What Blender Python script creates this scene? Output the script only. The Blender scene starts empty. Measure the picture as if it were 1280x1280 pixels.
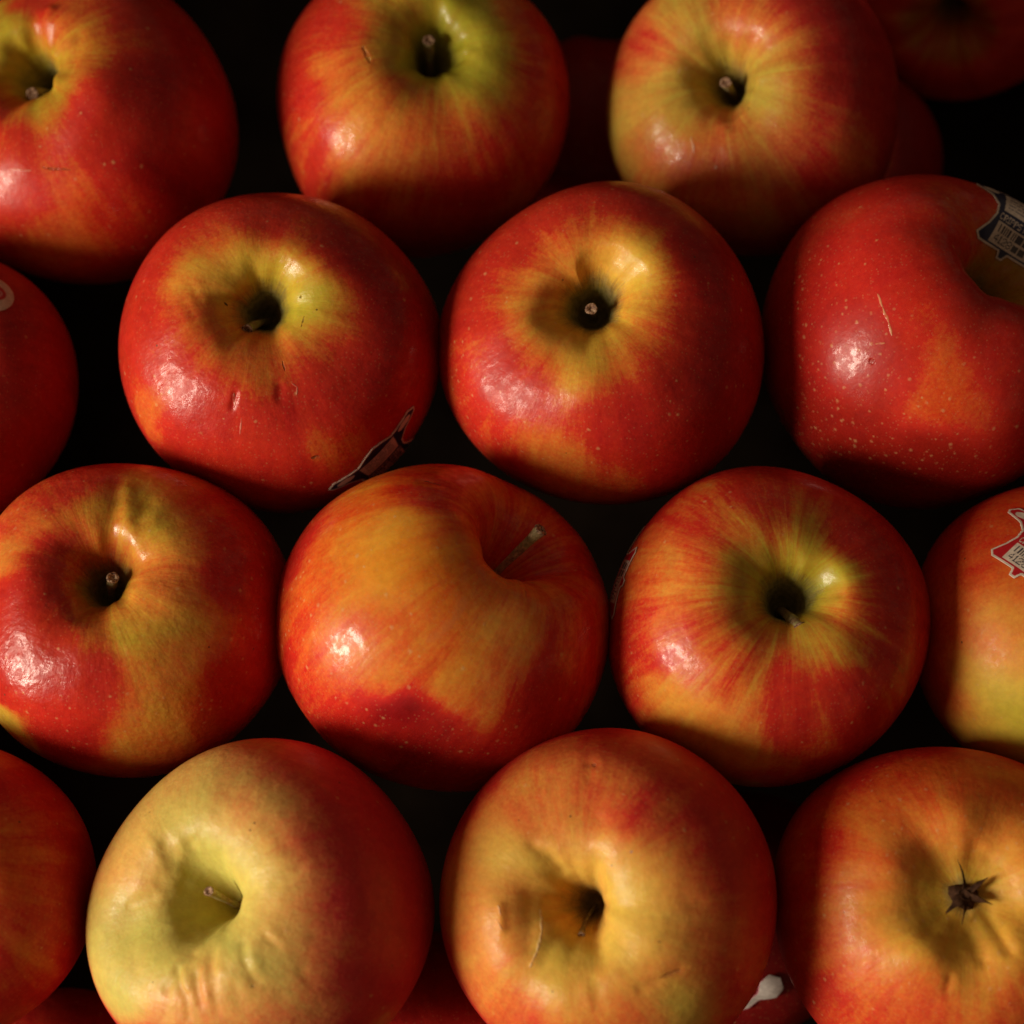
import bpy, math, random
import numpy as np
from mathutils import Vector, Matrix
from mathutils.bvhtree import BVHTree

# ------------------------------------------------------------------ camera
DIST, PITCH, FRAME = 0.60, math.radians(15), 0.262
scene = bpy.context.scene
COL = scene.collection
cam_d = bpy.data.cameras.new("camera"); cam = bpy.data.objects.new("camera", cam_d); COL.objects.link(cam)
RIGHT = np.array([1.0, 0, 0]); UP = np.array([0, math.cos(PITCH), math.sin(PITCH)])
TOCAM = np.array([0, -math.sin(PITCH), math.cos(PITCH)])
CAM = TOCAM * DIST
cam.location = CAM; cam.rotation_euler = (PITCH, 0, 0)
cam_d.sensor_width = 36; cam_d.lens = 36 * DIST / FRAME
cam_d.clip_start = 0.02; cam_d.clip_end = 20
cam_d.dof.use_dof = True; cam_d.dof.focus_distance = 0.572; cam_d.dof.aperture_fstop = 9
scene.camera = cam

def vray(px, py):                       # direction through a point of the picture, depth 1
    return (px - 640) / 1280 * FRAME / DIST * RIGHT + (640 - py) / 1280 * FRAME / DIST * UP - TOCAM
def at_z(px, py, z):
    d = vray(px, py); return CAM + d * ((z - CAM[2]) / d[2])
def project(P):
    Q = P - CAM; dep = -(Q @ TOCAM)
    return 640 + (Q @ RIGHT) / dep * DIST / FRAME * 1280, 640 - (Q @ UP) / dep * DIST / FRAME * 1280, dep

# ------------------------------------------------------------------ light
world = bpy.data.worlds.new("World"); scene.world = world; world.use_nodes = True
bg = world.node_tree.nodes["Background"]
bg.inputs[0].default_value = (1.0, 0.66, 0.42, 1); bg.inputs[1].default_value = 0.105

def area(name, direction, dist, sx, sy, power, color):
    ld = bpy.data.lights.new(name, 'AREA'); ld.shape = 'RECTANGLE'; ld.size = sx; ld.size_y = sy
    ld.energy = power; ld.color = color
    lo = bpy.data.objects.new(name, ld); COL.objects.link(lo)
    d = direction[0] * RIGHT + direction[1] * UP + direction[2] * TOCAM; d = d / np.linalg.norm(d)
    lo.location = d * dist
    lo.rotation_euler = Vector(-d).to_track_quat('-Z', 'Y').to_euler()
    return lo
area("window_light", (-0.93, -0.25, 0.46), 2.0, 0.50, 1.05, 54, (1.0, 0.87, 0.69))

scene.view_settings.view_transform = 'Standard'; scene.view_settings.look = 'None'
scene.view_settings.exposure = 0.0; scene.view_settings.gamma = 1.0

# ------------------------------------------------------------------ helpers
class NT:
    def __init__(s, mat):
        mat.use_nodes = True; s.t = mat.node_tree; s.n = s.t.nodes; s.n.clear()
    def new(s, kind, **kw):
        n = s.n.new(kind)
        for k, v in kw.items(): setattr(n, k, v)
        return n
    def put(s, sock, v):
        if isinstance(v, bpy.types.NodeSocket): s.t.links.new(v, sock)
        elif v is not None: sock.default_value = v
    def math(s, op, a, b=None, c=None, clamp=False):
        n = s.new('ShaderNodeMath', operation=op, use_clamp=clamp)
        s.put(n.inputs[0], a); s.put(n.inputs[1], b); s.put(n.inputs[2], c)
        return n.outputs[0]
    def vmath(s, op, a, b=None):
        n = s.new('ShaderNodeVectorMath', operation=op)
        s.put(n.inputs[0], a); s.put(n.inputs[1], b)
        return n.outputs['Value'] if op in ('DOT_PRODUCT', 'LENGTH', 'DISTANCE') else n.outputs[0]
    def scale(s, a, f):
        n = s.new('ShaderNodeVectorMath', operation='SCALE'); s.put(n.inputs[0], a); s.put(n.inputs['Scale'], f)
        return n.outputs[0]
    def smooth(s, v, a, b, lo=0.0, hi=1.0):
        n = s.new('ShaderNodeMapRange', interpolation_type='SMOOTHSTEP')
        s.put(n.inputs[0], v); n.inputs[1].default_value = a; n.inputs[2].default_value = b
        n.inputs[3].default_value = lo; n.inputs[4].default_value = hi
        return n.outputs[0]
    def noise(s, vec, scale, detail=3, rough=.5, dist=0.0):
        n = s.new('ShaderNodeTexNoise'); s.put(n.inputs['Vector'], vec)
        n.inputs['Scale'].default_value = scale; n.inputs['Detail'].default_value = detail
        n.inputs['Roughness'].default_value = rough; n.inputs['Distortion'].default_value = dist
        return n.outputs[0]
    def vor(s, vec, scale):
        n = s.new('ShaderNodeTexVoronoi'); s.put(n.inputs['Vector'], vec); n.inputs['Scale'].default_value = scale
        return n.outputs['Distance'], n.outputs['Color']
    def mix(s, f, a, b, blend='MIX'):
        n = s.new('ShaderNodeMix', data_type='RGBA', blend_type=blend)
        s.put(n.inputs[0], f); s.put(n.inputs[6], a); s.put(n.inputs[7], b)
        return n.outputs[2]
    def ramp(s, f, stops):
        n = s.new('ShaderNodeValToRGB'); s.put(n.inputs[0], f); cr = n.color_ramp
        while len(cr.elements) < len(stops): cr.elements.new(0.5)
        for e, (p, c) in zip(cr.elements, stops): e.position = p; e.color = (*c, 1)
        return n.outputs[0]
    def attr(s, name):
        n = s.new('ShaderNodeAttribute', attribute_name=name); return n
    def out(s, bsdf):
        o = s.new('ShaderNodeOutputMaterial'); s.t.links.new(bsdf.outputs[0], o.inputs[0])

def grid_mesh(name, P, closed_u=True, smooth=True):
    """P: (rows, cols, 3); columns close round. Returns the mesh."""
    R, C = P.shape[:2]
    i = np.arange(R - 1)[:, None]; j = np.arange(C if closed_u else C - 1)[None, :]
    jn = (j + 1) % C
    F = np.stack([i * C + j, (i + 1) * C + j, (i + 1) * C + jn, i * C + jn], -1).reshape(-1, 4)
    return raw_mesh(name, P.reshape(-1, 3), F, smooth)

def raw_mesh(name, V, F, smooth=True):
    me = bpy.data.meshes.new(name)
    me.vertices.add(len(V)); me.vertices.foreach_set('co', np.ascontiguousarray(V, dtype=np.float32).ravel())
    F = np.asarray(F, dtype=np.int32); k = F.shape[1]
    me.loops.add(F.size); me.loops.foreach_set('vertex_index', F.ravel())
    me.polygons.add(len(F)); me.polygons.foreach_set('loop_start', np.arange(0, F.size, k, dtype=np.int32))
    me.polygons.foreach_set('loop_total', np.full(len(F), k, dtype=np.int32))
    me.polygons.foreach_set('use_smooth', np.full(len(F), smooth, dtype=bool))
    me.update(calc_edges=True); me.validate()
    return me

def setattrf(me, name, arr):
    a = me.attributes.new(name, 'FLOAT', 'POINT'); a.data.foreach_set('value', np.asarray(arr, dtype=np.float32).ravel())
def setattrv(me, name, arr):
    a = me.attributes.new(name, 'FLOAT_VECTOR', 'POINT'); a.data.foreach_set('vector', np.asarray(arr, dtype=np.float32).ravel())

def link(name, me, mat, parent=None):
    o = bpy.data.objects.new(name, me); COL.objects.link(o)
    if mat: me.materials.append(mat)
    if parent: o.parent = parent
    return o

# ------------------------------------------------------------------ skin
def skin_material(seed, streak=1.0, dots=0.4, rough=0.36, coat=0.35, wrinkle=1.0, speck=0.5, marks=(), pale=0.0):
    m = bpy.data.materials.new("apple_skin"); t = NT(m)
    oc = t.new('ShaderNodeTexCoord').outputs['Object']
    off = t.vmath('ADD', oc, (seed * 0.37, seed * 0.11, -seed * 0.23))
    b = t.attr('blush').outputs['Fac']; h = t.attr('hue').outputs['Fac']; rus = t.attr('russet').outputs['Fac']
    sv = t.attr('streak').outputs['Vector']
    sv = t.vmath('ADD', sv, (seed * 3.1, seed * 1.7, seed))
    warp = t.noise(off, 60, 2)
    svw = t.vmath('ADD', sv, t.scale(t.vmath('SUBTRACT', t.new('ShaderNodeCombineXYZ').outputs[0], (0, 0, 0)), 1.0))
    n1 = t.noise(svw, 5.0, 4, .55, .25)
    n2 = t.noise(svw, 17.0, 6, .68, .15)
    n3 = t.noise(off, 85, 4, .6)                  # blotches
    n4 = t.noise(off, 1100, 3, .6)                # fine cell mottling
    e = t.math('MULTIPLY', b, t.math('SUBTRACT', 1.25, b)); e = t.math('MAXIMUM', e, 0.0)
    env = t.math('MULTIPLY_ADD', e, 1.6, 0.14)
    s1 = t.math('MULTIPLY', t.math('SUBTRACT', n1, .5), 1.0 * streak)
    s2 = t.math('MULTIPLY', t.math('SUBTRACT', n2, .5), 0.62 * streak)
    s3 = t.math('MULTIPLY', t.math('SUBTRACT', n3, .5), 0.5)
    s4 = t.math('MULTIPLY', t.math('SUBTRACT', n4, .5), 0.50)
    s = t.math('ADD', t.math('ADD', s1, s2), t.math('ADD', s3, s4))
    bb = t.math('MULTIPLY_ADD', s, env, b)
    bb = t.math('MULTIPLY', t.math('MAXIMUM', bb, 0.0), 1 / 1.5)
    hh = t.math('ADD', h, t.math('MULTIPLY', t.math('SUBTRACT', n3, .5), .22), clamp=True)
    ground = t.ramp(hh, [(0, (.32, .33, .022)), (.25, (.47, .42, .034)), (.5, (.66, .46, .052)), (.75, (.72, .385, .055)), (1, (.72, .30, .022))])
    if pale: ground = t.mix(pale, ground, (.72, .66, .22, 1))
    filt = t.ramp(bb, [(0, (1, 1, 1)), (.15, (1, .72, .74)), (.33, (.95, .33, .42)), (.5, (.82, .070, .25)),
                       (.66, (.68, .034, .20)), (.82, (.44, .016, .15)), (1, (.24, .009, .09))])
    colr = t.mix(1.0, ground, filt, 'MULTIPLY')
    # overall mottling of lightness
    mo = t.smooth(t.noise(off, 420, 3, .6), .3, .7, .93, 1.06)
    colr = t.mix(1.0, colr, t.new('ShaderNodeCombineColor').outputs[0], 'MIX') if False else colr
    g = t.new('ShaderNodeCombineXYZ'); [t.put(g.inputs[i], mo) for i in range(3)]
    colr = t.mix(1.0, colr, g.outputs[0], 'MULTIPLY')
    # lenticels
    dens = t.attr('dots').outputs['Fac']
    offw = t.vmath('ADD', off, t.scale(t.new('ShaderNodeTexNoise').outputs['Color'], 0.0))
    d, c = t.vor(offw, 500)
    cx = t.new('ShaderNodeSeparateXYZ'); t.put(cx.inputs[0], c)
    keep = t.math('LESS_THAN', cx.outputs[0], dens)
    rad = t.math('MULTIPLY_ADD', cx.outputs[1], 0.18, 0.12)
    dn = t.math('ADD', d, t.math('MULTIPLY', t.math('SUBTRACT', n4, .5), .34))
    dot = t.math('MULTIPLY', t.smooth(t.math('DIVIDE', dn, rad), 0.1, 1.35, 1, 0), keep)
    colr = t.mix(t.math('MULTIPLY', dot, 0.50), colr, (.66, .36, .15, 1))
    df, cf = t.vor(off, 1000)
    cz = t.new('ShaderNodeSeparateXYZ'); t.put(cz.inputs[0], cf)
    fd = t.math('MULTIPLY', t.smooth(df, .10, .34, 1, 0), t.math('LESS_THAN', cz.outputs[0], .55))
    colr = t.mix(t.math('MULTIPLY', fd, .20), colr, (.60, .27, .12, 1))
    # few brown specks
    d2, c2 = t.vor(off, 115)
    cy = t.new('ShaderNodeSeparateXYZ'); t.put(cy.inputs[0], c2)
    sp = t.math('MULTIPLY', t.smooth(t.math('ADD', d2, t.math('MULTIPLY', t.math('SUBTRACT', n4, .5), .03)), .022, .042, 1, 0), t.math('LESS_THAN', cy.outputs[0], speck))
    colr = t.mix(t.math('MULTIPLY', sp, .75), colr, (.05, .03, .015, 1))
    # russet, which also browns the blossom basin to deepen its shade
    rn = t.noise(off, 300, 4, .65)
    rf = t.smooth(t.math('ADD', rus, t.math('MULTIPLY', t.math('SUBTRACT', t.math('MULTIPLY_ADD', n2, .7, t.math('MULTIPLY', rn, .5)), .6), 1.1)), .35, 1.0, 0, .85)
    colr = t.mix(rf, colr, t.ramp(t.noise(off, 700, 3), [(.3, (.10, .075, .03)), (.7, (.27, .215, .10))]))
    # scratches given as segments in the apple's own space
    hgt = None
    for (A, B, w, colour, amount, relief) in marks:
        A = Vector(A); B = Vector(B); ba = B - A; L2 = max(ba.dot(ba), 1e-12)
        pw = t.vmath('ADD', oc, t.scale(t.vmath('SUBTRACT', noisecol(t, oc, 260), (.5, .5, .5)), .0012))
        pa = t.vmath('SUBTRACT', pw, tuple(A))
        tt = t.math('MULTIPLY', t.vmath('DOT_PRODUCT', pa, tuple(ba)), 1 / L2, clamp=True)
        dd = t.vmath('LENGTH', t.vmath('SUBTRACT', pa, t.scale(tuple(ba), tt)))
        taper = t.math('MULTIPLY', t.math('MULTIPLY', tt, t.math('SUBTRACT', 1.0, tt)), 4.0)
        ww = t.math('MULTIPLY_ADD', t.math('SQRT', t.math('MAXIMUM', taper, 0.0)), w * .8, w * .2)
        mk = t.smooth(t.math('DIVIDE', dd, ww), .3, 1.0, 1, 0)
        mk = t.math('MULTIPLY', mk, t.smooth(t.noise(oc, 800, 2), .3, .55, .35, 1))
        colr = t.mix(t.math('MULTIPLY', mk, amount), colr, (*colour, 1))
        r = t.math('MULTIPLY', mk, relief)
        hgt = r if hgt is None else t.math('ADD', hgt, r)
    bs = t.new('ShaderNodeBsdfPrincipled')
    t.put(bs.inputs['Base Color'], colr)
    ro = t.math('ADD', t.smooth(n3, .3, .7, rough - .05, rough + .07), t.math('MULTIPLY', rf, .35))
    t.put(bs.inputs['Roughness'], ro)
    bs.inputs['Specular IOR Level'].default_value = 0.20
    bs.inputs['Subsurface Weight'].default_value = 0.18
    bs.inputs['Subsurface Radius'].default_value = (1.0, .35, .15)
    bs.inputs['Subsurface Scale'].default_value = 0.006
    t.put(bs.inputs['Coat Weight'], t.math('MULTIPLY', t.math('SUBTRACT', 1.0, rf), t.smooth(t.noise(off, 330, 5, .7), 0.44, .60, coat * .04, coat * .8)))
    bs.inputs['Coat Roughness'].default_value = 0.15
    # relief: soft skin waves, fine pores, streak ridges, lenticels
    w1 = t.math('MULTIPLY', t.noise(off, 150, 3, .55), .00022 * wrinkle)
    w2 = t.math('MULTIPLY', t.noise(off, 520, 3, .6), .000075 * wrinkle)
    w3 = t.math('MULTIPLY', n2, .00005 * wrinkle)
    w4 = t.math('MULTIPLY', t.noise(off, 3200, 2, .6), .000010)
    hsum = t.math('ADD', t.math('ADD', w1, w2), t.math('ADD', w3, w4))
    hsum = t.math('ADD', hsum, t.math('MULTIPLY', dot, .00002))
    hsum = t.math('ADD', hsum, t.math('MULTIPLY', t.math('MULTIPLY', rn, rf), .00025))
    if hgt is not None: hsum = t.math('ADD', hsum, t.math('MULTIPLY', hgt, .001))
    bp = t.new('ShaderNodeBump'); bp.inputs['Strength'].default_value = 1.0; bp.inputs['Distance'].default_value = 1.0
    t.put(bp.inputs['Height'], hsum)
    t.put(bs.inputs['Normal'], bp.outputs[0])
    t.put(bs.inputs['Coat Normal'], bp.outputs[0])
    t.out(bs)
    return m

def noisecol(t, vec, scale):
    n = t.new('ShaderNodeTexNoise'); t.put(n.inputs['Vector'], vec); n.inputs['Scale'].default_value = scale
    n.inputs['Detail'].default_value = 2
    return n.outputs['Color']

def bark_material():
    m = bpy.data.materials.new("stem_bark"); t = NT(m)
    oc = t.new('ShaderNodeTexCoord').outputs['Object']
    n = t.noise(oc, 900, 4, .65); n2 = t.noise(oc, 260, 2)
    c = t.ramp(n, [(.3, (.11, .06, .028)), (.55, (.32, .20, .09)), (.75, (.52, .38, .21))])
    c = t.mix(t.smooth(n2, .4, .65), c, t.ramp(n, [(.3, (.20, .17, .05)), (.7, (.44, .38, .16))]))
    bs = t.new('ShaderNodeBsdfPrincipled'); t.put(bs.inputs['Base Color'], c); bs.inputs['Roughness'].default_value = .6
    bp = t.new('ShaderNodeBump'); bp.inputs['Distance'].default_value = .0003; t.put(bp.inputs['Height'], n)
    t.put(bs.inputs['Normal'], bp.outputs[0]); t.out(bs); return m
def cork_material():
    m = bpy.data.materials.new("stem_end_wood"); t = NT(m)
    oc = t.new('ShaderNodeTexCoord').outputs['Object']; n = t.noise(oc, 1600, 3, .7)
    c = t.ramp(n, [(.4, (.08, .03, .015)), (.5, (.30, .15, .08)), (.6, (.52, .34, .20))])
    bs = t.new('ShaderNodeBsdfPrincipled'); t.put(bs.inputs['Base Color'], c); bs.inputs['Roughness'].default_value = .7
    bp = t.new('ShaderNodeBump'); bp.inputs['Distance'].default_value = .0003; t.put(bp.inputs['Height'], n)
    t.put(bs.inputs['Normal'], bp.outputs[0]); t.out(bs); return m
def sepal_material():
    m = bpy.data.materials.new("dry_sepal"); t = NT(m)
    oc = t.new('ShaderNodeTexCoord').outputs['Object']; n = t.noise(oc, 900, 3, .6)
    c = t.ramp(n, [(.3, (.020, .008, .004)), (.7, (.075, .032, .015))])
    bs = t.new('ShaderNodeBsdfPrincipled'); t.put(bs.inputs['Base Color'], c); bs.inputs['Roughness'].default_value = .85; bs.inputs['Specular IOR Level'].default_value = .1
    t.out(bs); return m
BARK, CORK, SEPAL = bark_material(), cork_material(), sepal_material()

# ------------------------------------------------------------------ apple geometry
PROF = np.array([(0, .17), (.045, .185), (.08, .25), (.11, .365), (.155, .50), (.215, .615), (.30, .705), (.41, .765), (.54, .782), (.69, .735),
                 (.83, .615), (.935, .40), (.99, .15), (.995, -.08), (.95, -.31), (.85, -.53), (.71, -.70), (.56, -.80),
                 (.43, -.835), (.32, -.80), (.22, -.71), (.13, -.63), (.06, -.60), (0, -.595)])
ROUND = np.array([(0, .21), (.045, .225), (.085, .30), (.125, .42), (.175, .535), (.235, .625), (.31, .69), (.41, .722), (.53, .705), (.67, .625),
                  (.81, .48), (.925, .285), (.985, .10), *[tuple(p) for p in PROF[13:]]])
def catmull(P, n):
    out = []
    Q = np.vstack([P[0] * [-1, 1] if False else 2 * P[0] - P[1], P, 2 * P[-1] - P[-2]])
    for i in range(1, len(Q) - 2):
        p0, p1, p2, p3 = Q[i - 1], Q[i], Q[i + 1], Q[i + 2]
        for u in np.linspace(0, 1, 24, endpoint=False):
            out.append(.5 * ((2 * p1) + (p2 - p0) * u + (2 * p0 - 5 * p1 + 4 * p2 - p3) * u * u + (3 * p1 - p0 - 3 * p2 + p3) * u ** 3))
    out.append(P[-1]); out = np.array(out)
    s = np.r_[0, np.cumsum(np.linalg.norm(np.diff(out, axis=0), axis=1))]
    q = np.linspace(0, s[-1], n)
    return np.stack([np.interp(q, s, out[:, 0]), np.interp(q, s, out[:, 1])], 1)

APPLES = []
def normals_of(P):
    du = np.roll(P, -1, 1) - np.roll(P, 1, 1)
    dv = np.gradient(P, axis=0)
    n = np.cross(dv, du); l = np.linalg.norm(n, axis=2, keepdims=True); l[l < 1e-12] = 1
    return n / l

def seg_dist(V, pts):
    best = np.full(len(V), 1e9)
    if len(pts) == 1: return np.linalg.norm(V - pts[0], axis=1)
    for a, b in zip(pts[:-1], pts[1:]):
        ba = b - a; L = max(ba @ ba, 1e-12)
        tt = np.clip((V - a) @ ba / L, 0, 1)
        best = np.minimum(best, np.linalg.norm(V - a - tt[:, None] * ba, axis=1))
    return best

def apple(label, cx, cy, rpx, z, rim, pit=None, hz=1.0, cw=1.0, cd=1.0, cs=.84, bd=1.0, rnd=.55, seed=1, default=(.92, .5), colours=(), strokes=(),
          stem=None, calyx_up=False, n=(210, 350), cavity=(.08, .25, .42), dots=.3, group="apples piled in the crate",
          squash=(1, 1), fold=1.0, sig=27, russet=1.0, taper=0.0, marks=(), **mat):
    rng = np.random.RandomState(seed)
    C = at_z(cx, cy, z); dep = -((C - CAM) @ TOCAM)
    R = rpx / 1280 * FRAME * dep / DIST
    # axis: the rim centre sits 0.8 R from the core, seen at 'rim'
    L = .80 * R * hz
    d = vray(*rim); d /= np.linalg.norm(d)
    oc = CAM - C; bq = oc @ d; disc = bq * bq - (oc @ oc - L * L)
    s = -bq - math.sqrt(disc) if disc > 0 else -bq
    ax = CAM + d * s - C; ax /= np.linalg.norm(ax)
    if calyx_up: ax = -ax
    zl = Vector(ax); xl = Vector(RIGHT) - zl * zl.dot(Vector(RIGHT)); xl.normalize(); yl = zl.cross(xl)
    M = np.array([xl, yl, zl]).T                               # local -> world
    NL, NT_ = n
    pr = PROF * (1 - rnd) + ROUND * rnd
    top = (pr[:, 0] < .54) & (pr[:, 1] > 0)
    pk = pr[:, 1].max(); pr[top, 1] = pk - (pk - pr[top, 1]) * cd
    pr[top, 0] = pr[top, 0] * (1 + (cw - 1) * (1 - (pr[top, 0] / .54) ** 2))
    up = (pr[:, 0] < .83) & (pr[:, 1] > 0)
    pr[up, 0] *= cs + (1 - cs) * (pr[up, 0] / .83) ** 2
    basin = (pr[:, 0] < .431) & (pr[:, 1] < 0); pr[basin, 1] = -.835 + (pr[basin, 1] + .835) * bd
    low = pr[:, 1] < 0
    pr[low, 0] *= 1 - taper * np.clip(-pr[low, 1], 0, 1)
    pr[:, 1] *= hz
    pc = catmull(pr, NL)
    th = np.linspace(0, 2 * np.pi, NT_, endpoint=False)
    r = np.repeat(pc[:, :1], NT_, 1); zz = np.repeat(pc[:, 1:], NT_, 1); T = np.repeat(th[None], NL, 0)
    t01 = np.linspace(0, 1, NL)[:, None]
    # lobes, lopsidedness
    ph = rng.uniform(0, 6.28, 14)
    lob = .014 * np.cos(2 * T + ph[0]) + .010 * np.cos(3 * T + ph[1]) + .012 * np.cos(5 * T + ph[2]) * np.clip(-zz, 0, 1) + .006 * np.cos(4 * T + ph[3])
    r2 = r * (1 + lob)
    sh = np.exp(-((r - .52) / .22) ** 2) * (zz > 0)
    cal = np.exp(-((r - .40) / .2) ** 2) * (zz < 0)
    zz = zz + fold * sh * (.022 * np.cos(T + ph[4]) + .016 * np.cos(2 * T + ph[5]) + .011 * np.cos(3 * T + ph[6]) + .008 * np.cos(5 * T + ph[7]) + .004 * np.cos(9 * T + ph[8]))
    zz = zz - cal * (.028 * np.cos(5 * T + ph[9]) + .012 * np.cos(3 * T + ph[10]))
    wall = np.exp(-((r - .22) / .13) ** 2) * (zz > 0)
    r2 = r2 * (1 + fold * wall * (.09 * np.cos(2 * T + ph[11]) + .07 * np.cos(3 * T + ph[12]) + .04 * np.cos(6 * T + ph[13]) + .02 * np.cos(11 * T + ph[3])))
    X = r2 * np.cos(T) * squash[0]; Y = r2 * np.sin(T) * squash[1]
    P = np.stack([X, Y, zz], -1) * R
    # slow lumps
    lump = np.zeros(P.shape[:2])
    for k in range(18):
        kv = rng.normal(0, 1, 3); kv *= rng.uniform(40, 150) / np.linalg.norm(kv)
        lump += np.sin(P @ kv + rng.uniform(0, 6.28)) * .00042 * (60 / (40 + np.linalg.norm(kv)))
    P = P + normals_of(P) * lump[..., None] * np.clip(r / .25, .15, 1)[..., None]
    # shift of the pit inside the cavity
    if pit is not None:
        pb = C + M @ np.array([0, 0, P[0, 0, 2]])
        dpt = -((pb - CAM) @ TOCAM); want = CAM + vray(*pit) * dpt
        sl = M.T @ (want - pb); sl[2] = 0
        q = np.clip(1 - r / .60, 0, 1) ** 1.3 * (zz > 0)
        P = P + q[..., None] * sl
    W = (P.reshape(-1, 3) @ M.T) + C
    Nw = (normals_of(P).reshape(-1, 3) @ M.T)
    if (Nw.reshape(NL, NT_, 3)[NL // 2] * (W.reshape(NL, NT_, 3)[NL // 2] - C)).sum() < 0: Nw = -Nw
    px, py, _ = project(W)
    vd = CAM - W; vd /= np.linalg.norm(vd, axis=1, keepdims=True)
    face = (Nw * vd).sum(1) > .02
    pxf = np.where(face, px, 1e6)
    dcam = np.linalg.norm(W - CAM, axis=1)
    def surf(q):
        dd = (pxf - q[0]) ** 2 + (py - q[1]) ** 2
        c = np.where(dd < max(dd.min() + 9, 16))[0]
        return c[np.argmin(dcam[c] + dd[c] ** .5 * 1e-5)]
    s_mm = FRAME / 1280 * dep / DIST                            # metres per picture pixel here
    for st in strokes:
        pts, w, depth = st[:3]
        P3 = [W[surf(p)] for p in pts]
        dd = seg_dist(W, P3) / (w * s_mm)
        W = W - Nw * (depth * 1e-3 * np.exp(-dd ** 2 * 1.3))[:, None]
    # colour fields
    rr = r.ravel(); zf = (pc[:, 1:] + 0 * T).ravel()
    cb, chh, crad = cavity
    ci = np.clip(1 - (rr - crad * .75) / (crad * .5), 0, 1) * (zf > 0)
    ci = ci * ci * (3 - 2 * ci)
    b0 = default[0] * (1 - ci) + cb * ci; h0 = default[1] * (1 - ci) + chh * ci
    wsum = np.full(len(W), .018); bs = b0 * wsum; hs = h0 * wsum
    # a gentle domain warp keeps the patches from looking like round dabs
    Pl = P.reshape(-1, 3); wv = np.zeros_like(W)
    for k in range(10):
        kv = rng.normal(0, 1, 3); kv *= rng.uniform(120, 420) / np.linalg.norm(kv)
        wv += np.outer(np.sin(Pl @ kv + rng.uniform(0, 6.28)), rng.normal(0, 1, 3)) * .0009
    Ww = W + wv
    for c in colours:
        i = surf(c[:2]); sg = (c[4] if len(c) > 4 else sig) * s_mm
        dd = ((Ww - W[i]) ** 2).sum(1)
        w = np.exp(-dd / (2 * sg * sg)); hc = c[3] if len(c) > 3 else .5
        bs += w * c[2]; hs += w * hc; wsum += w
    bl = bs / wsum; hu = hs / wsum
    ru = russet * np.clip(1.25 - rr / .20, 0, 1) * (zf > 0) + .9 * np.clip(1.35 - rr / .14, 0, 1) * (zf < 0)  # stem russet; basin brown widened to put the hollow's shade into the colour
    dotf = dots * np.clip((t01 + 0 * T).ravel() * 2.2 - .55, .06, 1)
    # write back
    Lp = (W - C) @ M
    me = grid_mesh("apple_skin", Lp.reshape(NL, NT_, 3))
    setattrf(me, 'blush', bl); setattrf(me, 'hue', hu); setattrf(me, 'russet', ru); setattrf(me, 'dots', dotf)
    ka = 1.0; arc = (t01 + 0 * T)
    setattrv(me, 'streak', np.stack([np.cos(T) * ka, np.sin(T) * ka, arc * .75], -1).reshape(-1, 3))
    mk = []
    for (pts, w, colour, amount, relief) in marks:
        q = [Lp[surf(p)] for p in pts]
        for a, b_ in zip(q[:-1], q[1:]): mk.append((a, b_, w * s_mm, colour, amount, relief))
    mt = skin_material(seed, marks=mk, **mat)
    o = link("apple", me, mt)
    m4 = Matrix([[*M[0], C[0]], [*M[1], C[1]], [*M[2], C[2]], [0, 0, 0, 1]])
    o.matrix_world = m4
    o['label'] = label; o['category'] = 'apple'; o['group'] = group
    info = dict(obj=o, C=C, R=R, M=M, L=Lp, surf=surf, smm=s_mm, W=W, N=Nw, mesh=me, NL=NL, NT=NT_)
    APPLES.append((label, C, R))
    if stem: make_stem(info, **stem)
    return info

def tube(pts, rad, nseg=14, wob=0, seed=0):
    rng = np.random.RandomState(seed)
    pts = np.array(pts, float); n = len(pts); tan = np.gradient(pts, axis=0); tan /= np.linalg.norm(tan, axis=1)[:, None]
    ref = np.array([0.3, 0.9, 0.2]); rows = []
    ph = rng.uniform(0, 6.28, 3)
    for i in range(n):
        u = np.cross(tan[i], ref); u /= np.linalg.norm(u); v = np.cross(tan[i], u)
        a = np.linspace(0, 2 * np.pi, nseg, endpoint=False)
        rr = rad[i] * (1 + wob * (np.cos(2 * a + ph[0] + i * .1) * .5 + np.cos(3 * a + ph[1]) * .5 + .4 * np.cos(5 * a + ph[2] - i * .3)))
        rows.append(pts[i] + np.outer(np.cos(a) * rr, u) + np.outer(np.sin(a) * rr, v))
    return np.array(rows)

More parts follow.
